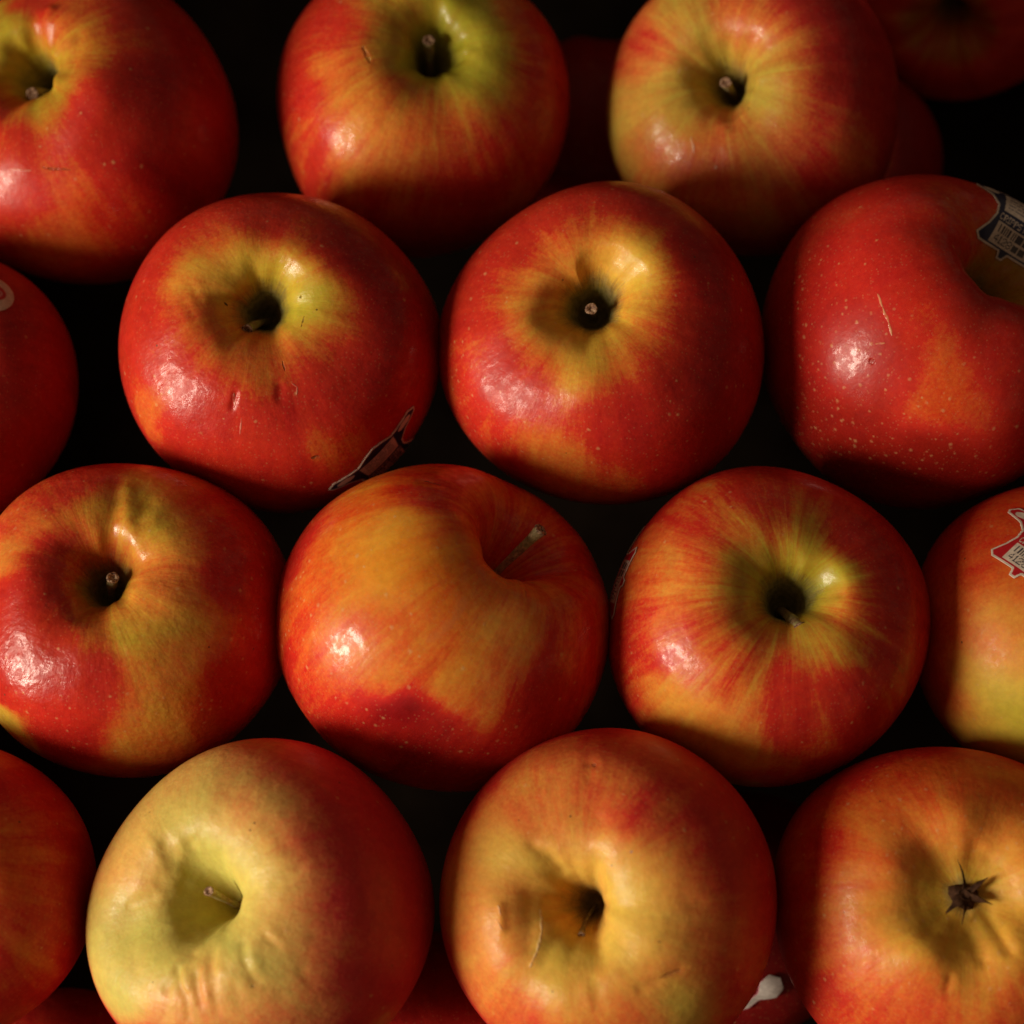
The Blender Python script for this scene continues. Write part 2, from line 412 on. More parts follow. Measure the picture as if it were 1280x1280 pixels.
def make_stem(inf, tip, length=16, r=1.15, bend=(0, 0), flare=1.5, thin=1.0, seed=3):
    o, C, M = inf['obj'], inf['C'], inf['M']
    pb = inf['L'][:inf['NT']].mean(0); base = C + M @ pb
    d = vray(*tip); d /= np.linalg.norm(d); oc = CAM - base; bq = oc @ d
    disc = bq * bq - (oc @ oc - (length * 1e-3) ** 2)
    s = -bq - math.sqrt(disc) if disc > 0 else -bq
    tp = M.T @ (CAM + d * s - C)
    a = pb + np.array([0, 0, -.001]); mid = (a + tp) / 2 + np.array([bend[0], bend[1], 0]) * 1e-3
    mid = mid * .6 + (a + np.array([0, 0, np.linalg.norm(tp - a) * .5])) * .4
    us = np.linspace(0, 1, 22); pts = [(1 - u) ** 2 * a + 2 * u * (1 - u) * mid + u * u * tp for u in us]
    rad = np.array([r * 1e-3 * (1.15 - .35 * math.sin(min(u * 1.4, 1) * math.pi * .9) + (flare - 1) * max(0, (u - .82) / .18) ** 1.5) for u in us]) * thin
    P = tube(pts, rad, 16, .09, seed)
    st = link("stem", grid_mesh("stem", P), BARK, o)
    # torn end: ring with a hollow
    tn = np.array(pts[-1]) - np.array(pts[-2]); tn /= np.linalg.norm(tn)
    rows = []
    c0 = np.array(pts[-1]); rng = np.random.RandomState(seed); ja = rng.uniform(-1, 1, 16)
    ring = P[-1] - c0
    for f, h in ((1.02, -.25), (1.06, .0), (.98, .22), (.78, .30), (.55, .12), (.38, -.30), (.15, -.42), (.0, -.42)):
        rows.append(c0 + ring * f + np.outer(h * r * .8e-3 * (1 + 1.3 * ja * (f > .5)), tn))
    link("stem_end", grid_mesh("stem_end", np.array(rows)), CORK, st)

# ------------------------------------------------------------------ the crate floor under the pile
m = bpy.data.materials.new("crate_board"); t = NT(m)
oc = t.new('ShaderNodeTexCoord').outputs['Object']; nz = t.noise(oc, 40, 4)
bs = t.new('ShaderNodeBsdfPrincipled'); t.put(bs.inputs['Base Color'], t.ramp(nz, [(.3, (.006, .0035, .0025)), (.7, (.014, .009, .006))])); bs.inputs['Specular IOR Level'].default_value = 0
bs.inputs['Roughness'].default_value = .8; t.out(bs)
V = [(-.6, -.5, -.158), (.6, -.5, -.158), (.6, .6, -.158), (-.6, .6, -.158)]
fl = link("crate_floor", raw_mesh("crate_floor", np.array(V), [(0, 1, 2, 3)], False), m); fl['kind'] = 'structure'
def board(name, x0, y0, z0, x1, y1, z1):
    V = np.array([(x, y, z) for z in (z0, z1) for y in (y0, y1) for x in (x0, x1)])
    F = [(0, 2, 3, 1), (4, 5, 7, 6), (0, 1, 5, 4), (2, 6, 7, 3), (0, 4, 6, 2), (1, 3, 7, 5)]
    w = link(name, raw_mesh(name, V, F, False), m); w['kind'] = 'structure'
board("added_shade_board", -.335, -.24, -.155, -.32, .27, .015); board("added_shade_board", .32, -.24, -.155, .335, .27, .03)  # unseen side boards, added to keep low light off the lower layer
board("added_shade_board", -.319, .25, -.155, .319, .265, .0)  # back board out of view, added to darken the gaps

# ------------------------------------------------------------------ the apples (picture positions on a 1280 grid)
SCRATCH = (.75, .48, .22); PALE = (.80, .62, .42); BROWN = (.10, .055, .025)
A1 = apple("glossy red apple in the top left corner, short stem leaning left from its hollow", 105, 163, 194, -.022, (32, 92), pit=(68, 114), seed=1,
  colours=[(0,60,.3,.3),(20,60,.15,.1),(40,75,.1,.1),(100,30,.4,.3),(75,15,.8,.5),(65,3,.75,.5),(112,48,.35,.2),(150,30,.95),(150,110,.95),(200,120,1.1),
   (200,200,1.1),(120,160,.9,.6),(60,130,.35,.2),(70,105,.15,.1),(40,150,.5,.3),(0,140,.85),(70,180,.85),(40,240,.7,.8),(90,260,.55,.85),(130,290,.5,.85),
   (60,290,.5,.7),(0,200,.85,.5),(0,250,.95,.4),(230,160,.75,.8),(230,100,1.15),(260,200,1.15),(180,270,.8,.8),(10,90,.2,.1),(88,80,.3,.3),(100,110,.8,.5)],
  strokes=[([(62,10),(62,60),(70,100)],9,-.9),([(40,20),(45,70)],12,.7),([(95,45),(85,85)],10,.5)],
  marks=[([(50,212),(85,211)],2.2,BROWN,.5,-.25),([(8,212),(38,214)],2.5,PALE,0.24,0.03)],
  stem=dict(tip=(40,117), length=16, r=1.35, flare=1.15), dots=0.44, streak=0.65)
A2 = apple("red and yellow-green apple at the top edge with a long upright stem", 525, 133, 186, -.024, (539, 60), pit=(538, 92), seed=2,
  colours=[(400,90,.22,.6,15),(390,60,.8),(370,120,.75,.6),(430,30,.75,.7),(450,60,.5,.6),(490,20,.3,.3),(560,20,.1,.1),(600,60,.03,.1),(590,100,.05,.1),
   (610,30,.1,.2),(650,30,.7,.5),(670,80,.85,.5),(640,110,.6,.5),(580,140,.2,.3),(540,120,.4,.4),(500,108,.7,.5),(460,130,.3,.6),(480,160,.22,.75),(500,170,.35,.7),
   (430,110,.5,.6),(440,190,.4,.7),(400,180,.7),(380,200,.75),(460,215,.35,.75),(530,170,.75,.6),(560,200,.7,.6),(600,180,.75),(640,160,.7,.7),(680,150,.9),
   (650,210,.65,.8),(600,240,.8,.7),(520,240,.8,.6),(510,60,.1,.3),(560,80,.05,.1),(360,160,.7,.7),(350,100,.85),(620,70,.1,.1)],
  strokes=[([(572,75),(592,55)],6,.5)], marks=[([(452,55),(462,75)],4,(.2,.15,.03),.4,-.4)],
  stem=dict(tip=(536,50), length=19, r=1.2, flare=1.25), dots=0.36, streak=0.97, coat=.5, wrinkle=1.3, speck=.35)
A3 = apple("blotchy red and yellow apple at the top edge with a stubby cut stem", 940, 132, 185, -.024, (907, 92), pit=(920, 122), seed=3,
  colours=[(850,30,.12,.1),(880,60,.08,.05),(820,50,.75,.6),(800,80,.5,.7),(775,110,.1,.4),(770,160,.15,.45),(790,180,.4,.5),(830,130,.12,.4),(850,90,.2,.4),
   (860,150,.12,.35),(830,190,.6,.5),(800,210,.35,.5),(860,190,.4,.5),(880,180,.7,.4),(920,190,.7,.5),(950,190,.3,.4),(960,150,.07,.25),(985,110,.07,.2),
   (970,80,.08,.15),(930,50,.2,.4),(940,20,.6,.6),(900,10,.7,.6),(980,40,.85),(1010,80,.8,.6),(1040,130,.95,.4),(1000,160,.85),(950,230,.3,.5),(900,230,.6,.7),
   (1050,190,.6,.8),(1000,220,.8,.6),(1090,120,.95),(1060,40,1.05),(850,220,.4,.5),(780,60,.6,.8),(870,30,.3,.2),(960,60,.25,.3)],
  strokes=[([(945,100),(930,140),(905,155)],9,-.6),([(905,60),(908,90)],10,.5)],
  marks=[([(862,168),(864,190)],2.0,PALE,0.49,0.14),([(849,88),(853,80)],1.6,PALE,0.42,0.07),([(890,208),(893,212)],2.5,PALE,0.56,0.17)],
  stem=dict(tip=(907,103), length=17, r=1.2, flare=1.15), pale=.15, dots=0.28, streak=0.86, coat=.45, wrinkle=1.4, speck=.5)
B0 = apple("plain dark red apple cut off at left, pale oval sticker with red centre", -77, 482, 176, -.010, (-90, 420), seed=4, default=(1.08, .4),
  n=(150, 240), dots=0.28, coat=.15, rough=.5)
B1 = apple("red apple with dusty hollow, dark blue sticker wrapping its lower right edge", 350, 437, 199, 0, (328, 388), pit=(334, 400), seed=5,
  colours=[(260,330,.2,.5),(290,340,.05,.35),(330,325,.05,.35),(370,330,.05,.3),(400,370,0,.2),(405,400,.02,.2),(390,430,.3,.4),(350,460,.3,.5),(310,470,.5,.6),
   (270,430,.4,.6),(250,390,.45,.7),(260,360,.25,.5),(230,370,.7,.6),(240,420,.5,.7),(220,400,.8,.6),(200,450,.85,.6),(180,400,.85),(220,320,.8,.6),(250,290,.85),
   (330,280,.95),(400,300,1.05),(450,330,1.15),(440,400,1.1),(430,430,.8),(480,450,1.15),(500,380,1.2),(400,460,.85),(380,500,.9),(440,500,1.0),(400,575,.5,.5,16),
   (430,560,.65,.6),(330,540,.9),(290,560,.9),(260,500,.85,.6),(240,530,.9),(190,500,.15,.6,16),(180,480,.45,.7,14),(200,530,.5,.7,18),(350,590,.9),(330,400,.05,.15),
   (300,520,.85),(430,360,.75,.5,14)],
  strokes=[([(238,352),(250,375)],7,.22),([(228,372),(242,392)],7,.22),([(292,495),(288,512)],4,.6),([(350,480),(352,500)],6,.35)],
  marks=[([(311,466),(300,520),(296,545)],1.3,PALE,0.28,0.07),([(290,492),(289,512)],2.2,PALE,0.24,0.10),([(364,476),(371,482),(373,493)],1.5,PALE,0.24,0.07),
   ([(284,376),(289,381)],1.8,(.04,.02,.01),.9,-.3),([(374,366),(371,374)],2.4,(.10,.05,.02),.8,-.3),([(379,392),(375,405)],1.6,(.12,.06,.02),.7,-.2),
   ([(353,450),(357,464)],1.6,(.12,.06,.02),.6,-.2),([(388,575),(398,572)],3.0,(.06,.05,.02),.7,-.3)],
  stem=dict(tip=(309,412), length=17.5, r=1.15, flare=1.15), dots=0.44, streak=0.65, coat=.5, wrinkle=1.5, speck=.7, russet=1.35)
B2 = apple("freckled red apple in the middle of the second row, yellow collar round its stem", 752, 430, 204, .002, (742, 380), pit=(742, 396), seed=6,
  colours=[(700,330,.3,.7),(740,320,.12,.6),(770,330,.05,.6),(800,350,0,.5),(812,378,.05,.55),(818,405,.6),(780,410,.25,.5),(760,430,.1,.4),(720,450,0,.4),
   (718,472,.12,.5,12),(680,420,.15,.5),(670,390,.15,.5),(660,360,.4,.7),(620,380,.8,.6),(690,460,.75,.6),(650,450,.9,.6),(640,500,.9),(760,470,.85,.5,18),
   (718,500,.6,.6,12),(700,520,.9),(800,440,.95),(850,400,1.1),(860,330,1.15),(760,270,1.0),(680,270,.85),(620,310,.85,.6),(590,400,.85),(585,455,.55,.8,18),
   (580,480,.7,.7),(620,560,.75,.7),(670,570,.45,.7),(720,570,.4,.7),(740,600,.6,.7),(800,560,.95),(850,530,1.05),(900,450,1.15),(800,520,1.0),(760,540,.95),
   (740,390,.05,.15),(840,360,.9,.5,18),(700,300,.75,.6)],
  stem=dict(tip=(739,386), length=17, r=.95, flare=1.45), dots=1.00, streak=0.79, coat=.3, rough=.38, wrinkle=1.2, russet=1.25)
B3 = apple("freckled red apple lying on its side, dark blue sticker on its shoulder", 1163, 424, 209, -.004, (1272, 316), hz=1.10, cs=1.0, rnd=1.0, seed=7, default=(.98, .5),
  colours=[(1180,300,.75,.9),(1150,300,.8,.8),(1150,370,.75,.85),(1100,300,.85,.7),(1170,470,.55,.9),(1185,490,.6,.9),(1120,330,.85,.7),(1050,450,1),(1060,550,1.05,.3),
   (1150,580,1.1,.3),(1240,400,.95),(1255,335,.45,.2),(1275,350,.4,.15),(1225,270,.7,.6),(1100,450,1.0,.4),(1250,450,.95)],
  marks=[([(1095,364),(1101,385),(1109,400),(1112,422)],2.0,SCRATCH,0.56,0.09),([(1090,430),(1105,428)],2.2,SCRATCH,0.35,0.05),([(1083,455),(1088,450)],5.5,(.25,.03,.02),.5,-.2)],
  dots=1.00, streak=0.36, coat=.7, rough=.36, wrinkle=.6, speck=.05, taper=.05)
C1 = apple("red and olive apple left in the third row, ridge running into its dark hollow", 162, 772, 201, .000, (128, 712), pit=(140, 748), seed=8,
  colours=[(60,650,.35,.8),(20,640,.6,.7),(10,690,.3,.8),(60,620,.6),(100,600,.9),(80,690,.85,.5),(110,680,.7,.6),(60,720,.95,.5),(140,620,.25,.2),(160,640,.1,.1),
   (120,650,.55,.6),(180,660,.15,.2),(200,680,.4,.6),(180,720,.35,.7),(220,700,.45,.8),(250,650,.55,.8),(210,620,.45,.7),(230,740,.6,.7),(200,760,.4,.6),(180,770,.05,.1),
   (170,790,.05,.1),(200,800,.3,.4),(240,770,.35,.5),(270,780,.4,.6),(140,790,.6,.5),(110,780,.5,.4),(80,760,.85,.4),(40,740,.95),(100,830,.95,.4),(140,840,1.0,.5),
   (150,880,.95),(40,850,.9,.5),(0,800,.9),(60,900,.75,.7),(100,930,.95),(180,860,.35,.6),(190,900,.2,.35),(180,930,.4,.6),(170,960,.5,.7),(220,850,.5,.6),
   (240,900,.65,.7),(280,850,.9,.5),(320,750,1.05),(300,700,.9,.6),(280,640,.85),(2,900,.1,.4,16),(15,932,.2,.5,14),(100,740,.3,.1),(50,800,.95,.4)],
  strokes=[([(144,600),(142,640)],12,.5),([(158,610),(158,650),(172,690)],14,-.65),([(184,628),(172,648)],12,.5),([(132,650),(140,690)],14,.6)],
  stem=dict(tip=(141,722), length=17, r=1.2, flare=1.15), dots=0.68, streak=0.72, coat=.7, wrinkle=1.9, rough=.34)
C2 = apple("golden orange apple lying on its side, stem poking out at its upper right", 561, 777, 206, .004, (662, 668), hz=1.06, cs=1.0, rnd=1.0, seed=9, default=(.72, .85),
  colours=[(500,650,.1,.95),(460,620,.3,.95),(440,680,.3,.95),(490,700,.05,1),(470,750,.02,.9),(530,720,.22,1),(560,690,.3,1),(430,610,.5,1),(420,650,.5,.95),(400,720,.6,.9),
   (390,780,.65,.9),(410,830,.65,.9),(440,850,.6,.9),(480,820,.35,.9),(455,800,.3,.9),(430,760,.3,.95),(470,885,1.25,.5,18),(500,892,1.5,.5,18),(550,905,1.3,.5,20),(470,850,.75,.8,16),(520,855,.7,.8,16),(600,930,1.1,.6,20),(450,900,.85,.8),(430,930,.8,.7),(540,800,.4,.9),
   (510,790,.6,.8),(560,790,.3,1),(600,760,.35,.9),(560,830,.45,.9),(590,850,.4,.9),(610,870,.25,.8,20),(640,840,.5,.8),(650,800,.35,.7),(620,780,.3,.75),(660,760,.4,.7),
   (690,720,.6,.9),(720,780,.75),(690,850,.8),(640,900,.85),(600,910,.65),(580,930,.95),(520,950,1.15),(600,640,.6,.9),(560,620,.7,.9),(530,600,.7,.9),(500,600,.6,1),
   (600,700,.45,1),(640,740,.45,.9),(640,650,.6,.55),(700,690,.75,.7),(570,700,.4,1),(380,860,.7,.8),(680,660,.7,.7),(390,650,.95)],
  strokes=[([(530,598),(548,600)],8,.3)],
  marks=[([(585,745),(570,775),(535,805)],9,(.62,.16,.04),.55,0),([(640,700),(590,730)],6,(.60,.18,.04),.4,0),([(532,597),(550,603)],2.5,(.18,.04,.02),.7,-.2),([(658,735),(660,745)],2.5,(.30,.08,.03),.5,0)],
  stem=dict(tip=(676,662), length=28.5, r=1.1, flare=1.45), dots=0.45, streak=1.15, coat=.75, rough=.36, wrinkle=.7, speck=.1, russet=.3, cavity=(.65, .6, .42))
C3 = apple("red striped apple with yellow-green collar and a red sticker at its left edge", 960, 783, 198, .006, (984, 742), pit=(976, 762), seed=10,
  colours=[(870,640,.6,.7),(830,690,.3,.8),(850,720,.35,.8),(820,760,.4,.8),(840,740,.25,.8),(880,690,.75),(800,720,.7,.8),(800,700,.5,.8),(900,650,.75),(960,640,.9),
   (1040,650,.95),(1000,680,.05,.15),(1030,680,.1,.2),(1020,710,0,.2),(960,690,.15,.3),(930,690,.3,.3),(910,750,.25,.4),(920,790,.4,.4),(1045,740,.1,.4),(1066,760,.6),
   (1040,790,.1,.2),(1010,820,.3,.4),(960,810,.55),(880,750,.55,.6),(860,780,.75),(880,820,.65,.6),(820,830,.7,.6),(830,870,.15,.8),(870,880,.12,.8),(900,910,.12,.8),
   (920,930,.3,.8),(850,900,.3,.8),(860,850,.35,.8),(800,860,.6,.8),(950,880,.8,.6),(1000,900,.9),(930,840,.75,.6),(1030,930,.35,.7,16),(1060,900,.85),(1080,820,.95),
   (1100,750,.95),(1120,700,1.0),(1080,670,.95),(1000,850,.9,.6),(1120,850,.85,.7),(1020,960,.85,.7),(975,750,.05,.1),(800,780,.75,.6),(840,800,.7,.6)],
  strokes=[([(1030,745),(1048,742)],6,.3)],
  stem=dict(tip=(1001,786), length=20, r=1.3, flare=1.25, bend=(-2, 1)), dots=0.52, streak=1.40, coat=.5, wrinkle=.8, rough=.36, speck=.2, russet=1.25)
C4 = apple("yellow-bellied apple cut off by the right edge, red sticker with a barcode", 1335, 790, 193, -.004, (1395, 700), seed=11, default=(.75, .8),
  colours=[(1180,650,.8,.9),(1200,700,.7,.9),(1250,650,.65,.9),(1230,700,.6,.9),(1230,740,.5,.9),(1270,740,.4,.9),(1260,760,.45,.9),(1200,780,.6,.9),(1190,850,.45,.8),(1250,800,.2,.6),(1230,790,.3,.7),(1270,780,.15,.5),(1210,850,.3,.7),(1230,830,.05,.5),(1260,870,0,.38),(1240,900,0,.38),(1215,870,.1,.5),(1225,940,.1,.5),
   (1275,840,0,.45),(1270,920,0,.4),(1210,920,.2,.6),(1180,900,.5,.8),(1250,960,.3,.7),(1170,820,.75,.8)],
  n=(150, 260), dots=0.20, streak=0.36, coat=.1, rough=.5, speck=.5)
D0 = apple("dull orange-brown apple cut off by the left edge in the bottom row", -83, 1112, 195, .006, (-120, 1080), seed=12, default=(.78, .8),
  colours=[(50,1000,.8,.8),(30,1100,.62,.85),(60,1150,.72,.7),(10,1060,.55,.85),(90,1100,.9),(20,1200,.7,.7)], n=(150, 240), dots=0.44, coat=.1, rough=.5)
D1 = apple("pale yellow-green apple with wrinkled skin and red right side in the bottom row", 330, 1142, 213, .012, (252, 1112), pit=(297, 1132), cs=.92, cd=.86, seed=13, default=(.9, .75), fold=.7,
  colours=[(160,1040,0.18,0.51),(200,1000,0.17,0.38),(250,960,0.32,0.42),(256,990,0.07,0.09),(300,960,0.46,0.51),(350,960,0.69,0.59),(340,1020,0.32,0.59),(200,1050,0.09,0.34),(190,1080,0.23,0.59),
   (160,1120,0.18,0.42),(140,1160,0.09,0.21),(150,1200,0.05,0.26),(180,1220,0.23,0.59,16),(200,1250,0.37,0.59,16),(240,1200,0.05,0.17),(230,1100,0.02,0.21),(270,1060,0.02,0.30),(300,1080,0.00,0.30),
   (330,1080,0.07,0.47),(320,1120,0.02,0.42),(310,1180,0.00,0.13),(330,1200,0.02,0.09),(340,1150,0.11,0.51),(370,1100,0.32,0.68),(370,1160,0.37,0.59),(390,1130,0.51,0.68),(390,1200,0.55,0.59),
   (350,1230,0.32,0.51),(300,1240,0.32,0.42),(260,1240,0.28,0.59),(280,1210,0.05,0.26),(250,1262,0.46,0.59),(370,1030,0.51,0.68),(400,1060,0.74,0.68),(440,1000,0.87,0.68),(480,1100,0.87,0.68),
   (450,1180,0.87,0.68),(420,1230,0.83,0.42),(350,1270,0.46,0.59),(500,1200,0.92,0.42),(400,980,0.78,0.68),(270,1140,0.09,0.21),(300,1020,0.32,0.55),(160,1080,0.26,0.51),(420,1110,0.78,0.68),(415,1170,0.74,0.68)],
  strokes=[([(205,1050),(240,1100)],12,.3),([(190,1062),(225,1110)],12,-.25),([(250,1045),(268,1080)],11,.25),([(235,1190),(205,1240)],9,.5),([(150,1130),(185,1120)],10,.4),([(345,1100),(372,1085)],10,.4),([(160,1146),(225,1136)],60,3.4),([(216,1212),(224,1240)],6,0.43),([(226,1215),(232,1235)],6,-0.22),([(240,1220),(248,1258)],6,0.48),([(252,1210),(258,1250)],6,-0.22),([(270,1215),(285,1225)],8,-0.26),
   ([(300,1180),(303,1205),(316,1228)],8,0.43),([(312,1185),(315,1210)],12,-0.34),([(335,1165),(350,1180)],7,-0.22),([(345,1185),(332,1172)],7,0.22),([(200,1060),(216,1095)],10,0.34),
   ([(180,1050),(190,1055)],9,-0.26),([(236,1060),(250,1085)],10,0.39),([(222,1055),(232,1090)],9,-0.22),([(196,1100),(215,1110)],9,0.22),([(260,1190),(262,1215)],9,0.30),
   ([(330,1030),(360,1060)],14,0.22),([(160,1200),(170,1230)],10,0.17),([(290,1235),(300,1262)],8,0.26),([(380,1215),(388,1235)],8,0.17),([(230,1245),(236,1275)],6,0.34),([(265,1235),(272,1270)],7,0.26)],
  marks=[([(314,1236),(317,1237)],2.5,BROWN,.8,-.2),([(186,1226),(188,1228)],2.0,BROWN,.8,0)],
  stem=dict(tip=(261,1114), length=14, r=.85, flare=1.3), dots=0.20, streak=0.54, coat=.15, rough=.45, wrinkle=1.8, speck=.8, russet=.25, pale=.42, cavity=(.05, .3, .5))
D2 = apple("yellow and red apple with a sunken orange bruise beside its stem hollow", 760, 1131, 215, .012, (720, 1134), pit=(744, 1130), cw=1.0, cd=.9, cs=.88, seed=14, default=(.85, .7), fold=1.2,
  colours=[(620,1050,0.26,0.76),(640,1000,0.38,0.85),(680,990,0.30,0.76),(690,960,0.59,0.47),(730,950,0.72,0.57),(740,990,0.72,0.47),(700,1020,0.34,0.76),(750,1030,0.38,0.76),(800,1000,0.72,0.66),
   (860,1020,0.85,0.66),(900,1080,0.85,0.47),(920,1150,0.77,0.66),(850,1100,0.64,0.66),(780,1060,0.07,0.57),(830,1060,0.26,0.66),(720,1070,0.07,0.62),(660,1070,0.07,0.62),(640,1080,0.04,0.52),
   (640,1150,0.42,0.90,16),(645,1120,0.42,0.90,16),(640,1190,0.41,0.90,16),(668,1150,0.13,0.71,14),(600,1100,0.10,0.76),(600,1150,0.13,0.76,18),(600,1180,0.17,0.76),
   (570,1100,0.42,0.85),(575,1160,0.34,0.85),(600,1230,0.42,0.76),(640,1240,0.42,0.66),(680,1200,0.07,0.47),(700,1220,0.07,0.38),(740,1230,0.07,0.47),(700,1260,0.47,0.66),(640,1270,0.68,0.57),
   (750,1270,0.64,0.57),(780,1240,0.30,0.76),(800,1222,0.42,0.81,14),(850,1215,0.47,0.81,14),(800,1180,0.02,0.57),(800,1130,0.00,0.57),(840,1130,0.07,0.76),(840,1170,0.13,0.76),(870,1170,0.26,0.66),
   (870,1220,0.26,0.57),(850,1260,0.17,0.47),(900,1240,0.34,0.66),(900,1190,0.55,0.66),(940,1220,0.68,0.47),(700,1150,0.17,0.66),(880,1130,0.59,0.66)],
  strokes=[([(600,1140),(655,1135)],50,.7),([(640,1110),(642,1150),(645,1195)],26,-.1),([(680,1120),(676,1170),(664,1205)],9,-.22),([(668,1120),(664,1180)],11,.25),([(663,1055),(685,1072),(700,1090)],9,.6),
   ([(622,1130),(626,1165)],6,-.5),([(738,945),(735,975)],8,.2),([(730,950),(745,955)],6,.2),([(745,1020),(748,1028)],11,.3),([(860,1125),(875,1130)],10,.2),([(800,1240),(830,1225),(850,1215)],7,.3),
   ([(730,1235),(735,1260)],9,-.15),([(742,1230),(748,1258)],9,.15)],
  marks=[([(678,1130),(677,1160),(672,1190),(660,1210)],3.0,PALE,0.42,0.17),([(620,1128),(624,1145)],2.2,PALE,0.35,0.14),([(618,1150),(624,1165)],2.0,PALE,0.28,0.14),
   ([(785,1063),(788,1065)],3.5,(.25,.2,.2),.6,0),([(826,1179),(828,1180)],2.0,BROWN,.9,0),([(686,1238),(688,1240)],2.0,BROWN,.9,0),([(824,1226),(852,1216)],3,(.45,.16,.05),.5,-.3),
   ([(738,955),(742,952)],4,(.30,.10,.05),.6,-.3)],
  stem=dict(tip=(727,1169), length=16, r=.62, flare=1.2, bend=(-2, -3)), dots=0.31, streak=0.65, coat=.12, rough=.42, wrinkle=1.5, speck=.6, russet=.9, pale=.12, cavity=(.05, .55, .5))
D3 = apple("orange and yellow apple in the bottom right corner, blossom end up, dried sepals", 1184, 1143, 214, .004, (1208, 1116), calyx_up=True, bd=.6, seed=15, default=(.85, .75), fold=1.0,
  colours=[(1180,980,0.59,0.90),(1100,1030,0.51,0.90),(1130,1050,0.38,0.85),(1080,1100,0.51,0.85),(1090,1140,0.13,0.70),(1100,1170,0.17,0.75),(1140,1140,0.10,0.65),(1150,1180,0.10,0.45),
   (1130,1090,0.30,0.80),(1160,1040,0.30,0.85),(1220,1030,0.34,0.85),(1260,1050,0.30,0.80),(1260,1080,0.09,0.75),(1260,1130,0.07,0.65),(1250,1170,0.17,0.60),(1200,1200,0.13,0.50),(1220,1240,0.30,0.60),
   (1150,1230,0.42,0.80),(1100,1230,0.64,0.60),(1080,1200,0.42,0.80),(1120,1260,0.68,0.50),(1180,1265,0.68,0.60),(1250,1265,0.64,0.60),(1050,1150,0.42,0.90),(1075,1120,0.34,0.90),(1060,1195,0.47,0.80),(1020,1050,0.72,0.90),(1020,1200,0.81,0.50),
   (1060,1260,0.72,0.50),(1270,1000,0.51,0.90),(1200,1120,0.21,0.35),(1180,1080,0.26,0.50),(1230,1150,0.26,0.40)],
  strokes=[([(1236,1140),(1262,1185)],10,.9),([(1160,1060),(1180,1085)],14,.6),([(1222,1060),(1215,1085)],12,.6),([(1190,1225),(1183,1240)],6,.4),([(1160,1160),(1180,1140)],14,.5),([(1215,1165),(1225,1200)],10,.6)],
  dots=0.28, streak=0.72, coat=.15, rough=.46, wrinkle=1.5, speck=.3, russet=.8)

# dried calyx of D3
def calyx(inf, tips, cen):
    o = inf['obj']; L = inf['L']; M = inf['M']; C = inf['C']
    bot = L[-inf['NT']:].mean(0)
    P = tube([bot + np.array([0, 0, h]) * 1e-3 for h in (1.5, 0, -1.2, -2.0)], np.array([3.4, 3.2, 2.4, 1.2]) * 1e-3, 14, .2, 5)
    cal = link("calyx", grid_mesh("calyx", P), SEPAL, o)
    rng = np.random.RandomState(7)
    for k, (tx, ty, up, w) in enumerate(tips):
        i = inf['surf']((tx, ty)); tp = inf['L'][i] + (M.T @ inf['N'][i]) * up * 1e-3
        a = bot + np.array([0, 0, -1.0e-3]); dirv = tp - a
        mid = a + dirv * .5 + (M.T @ TOCAM) * up * .0006 + rng.normal(0, .0006, 3)
        us = np.linspace(0, 1, 12); pts = [(1 - u) ** 2 * a + 2 * u * (1 - u) * mid + u * u * tp for u in us]
        rows = []
        side = np.cross(dirv, M.T @ TOCAM); side /= np.linalg.norm(side); nrm = np.cross(side, dirv); nrm /= np.linalg.norm(nrm)
        for u, p in zip(us, pts):
            ww = w * 1e-3 * (1 - u) ** .6 * (1 + .25 * math.sin(u * 11 + k)) + .00012; tw = u * 1.6 * (1 if k % 2 else -1)
            s2 = side * math.cos(tw) + nrm * math.sin(tw); n2 = nrm * math.cos(tw) - side * math.sin(tw)
            an = np.linspace(0, 2 * np.pi, 8, endpoint=False)
            rows.append(p + np.outer(np.cos(an) * ww, s2) + np.outer(np.sin(an) * ww * .28 + np.abs(np.cos(an)) * ww * .35, n2))
        link("sepal", grid_mesh("sepal", np.array(rows)), SEPAL, cal)
calyx(D3, [(1196, 1074, 1.0, .55), (1235, 1098, 2.0, 1.0), (1243, 1131, 2.0, 1.3), (1203, 1156, 1.0, .7), (1180, 1142, 1.5, 1.5)], (1208, 1115))

# lower layer glimpsed through the gaps
G2 = "apples of the layer below"
low = dict(n=(90, 150), group=G2, coat=.15, rough=.45)
E1 = apple("dark out-of-focus apple low in the top right corner, its hollow showing", 1200, -28, 152, -.085, (1183, 36), seed=21, default=(.85, .8), cavity=(.6, .25, .4), **low)
E2 = apple("dark red apple peeking out right of the blotchy stubby-stemmed apple", 1040, 203, 134, -.094, (1060, 180), seed=22, default=(1.25, .5), **low)
E3 = apple("dark red apple deep between the second and third top-row apples", 742, 165, 120, -.106, (742, 260), seed=23, default=(1.2, .4), **low)
E5 = apple("dim red apple below the gap between the wrinkled and the bruised bottom apples", 535, 1345, 178, -.052, (560, 1420), seed=25, default=(.95, .6), **low)
E6 = apple("dim pink-red apple under the bottom right apples with a crumpled white label", 925, 1142, 150, -.070, (900, 1100), seed=26, default=(1.3, .3), **low)
E7 = apple("dim red apple low at the bottom left edge beside the wrinkled pale apple", 90, 1420, 178, -.060, (90, 1480), seed=27, default=(.95, .5), **low)

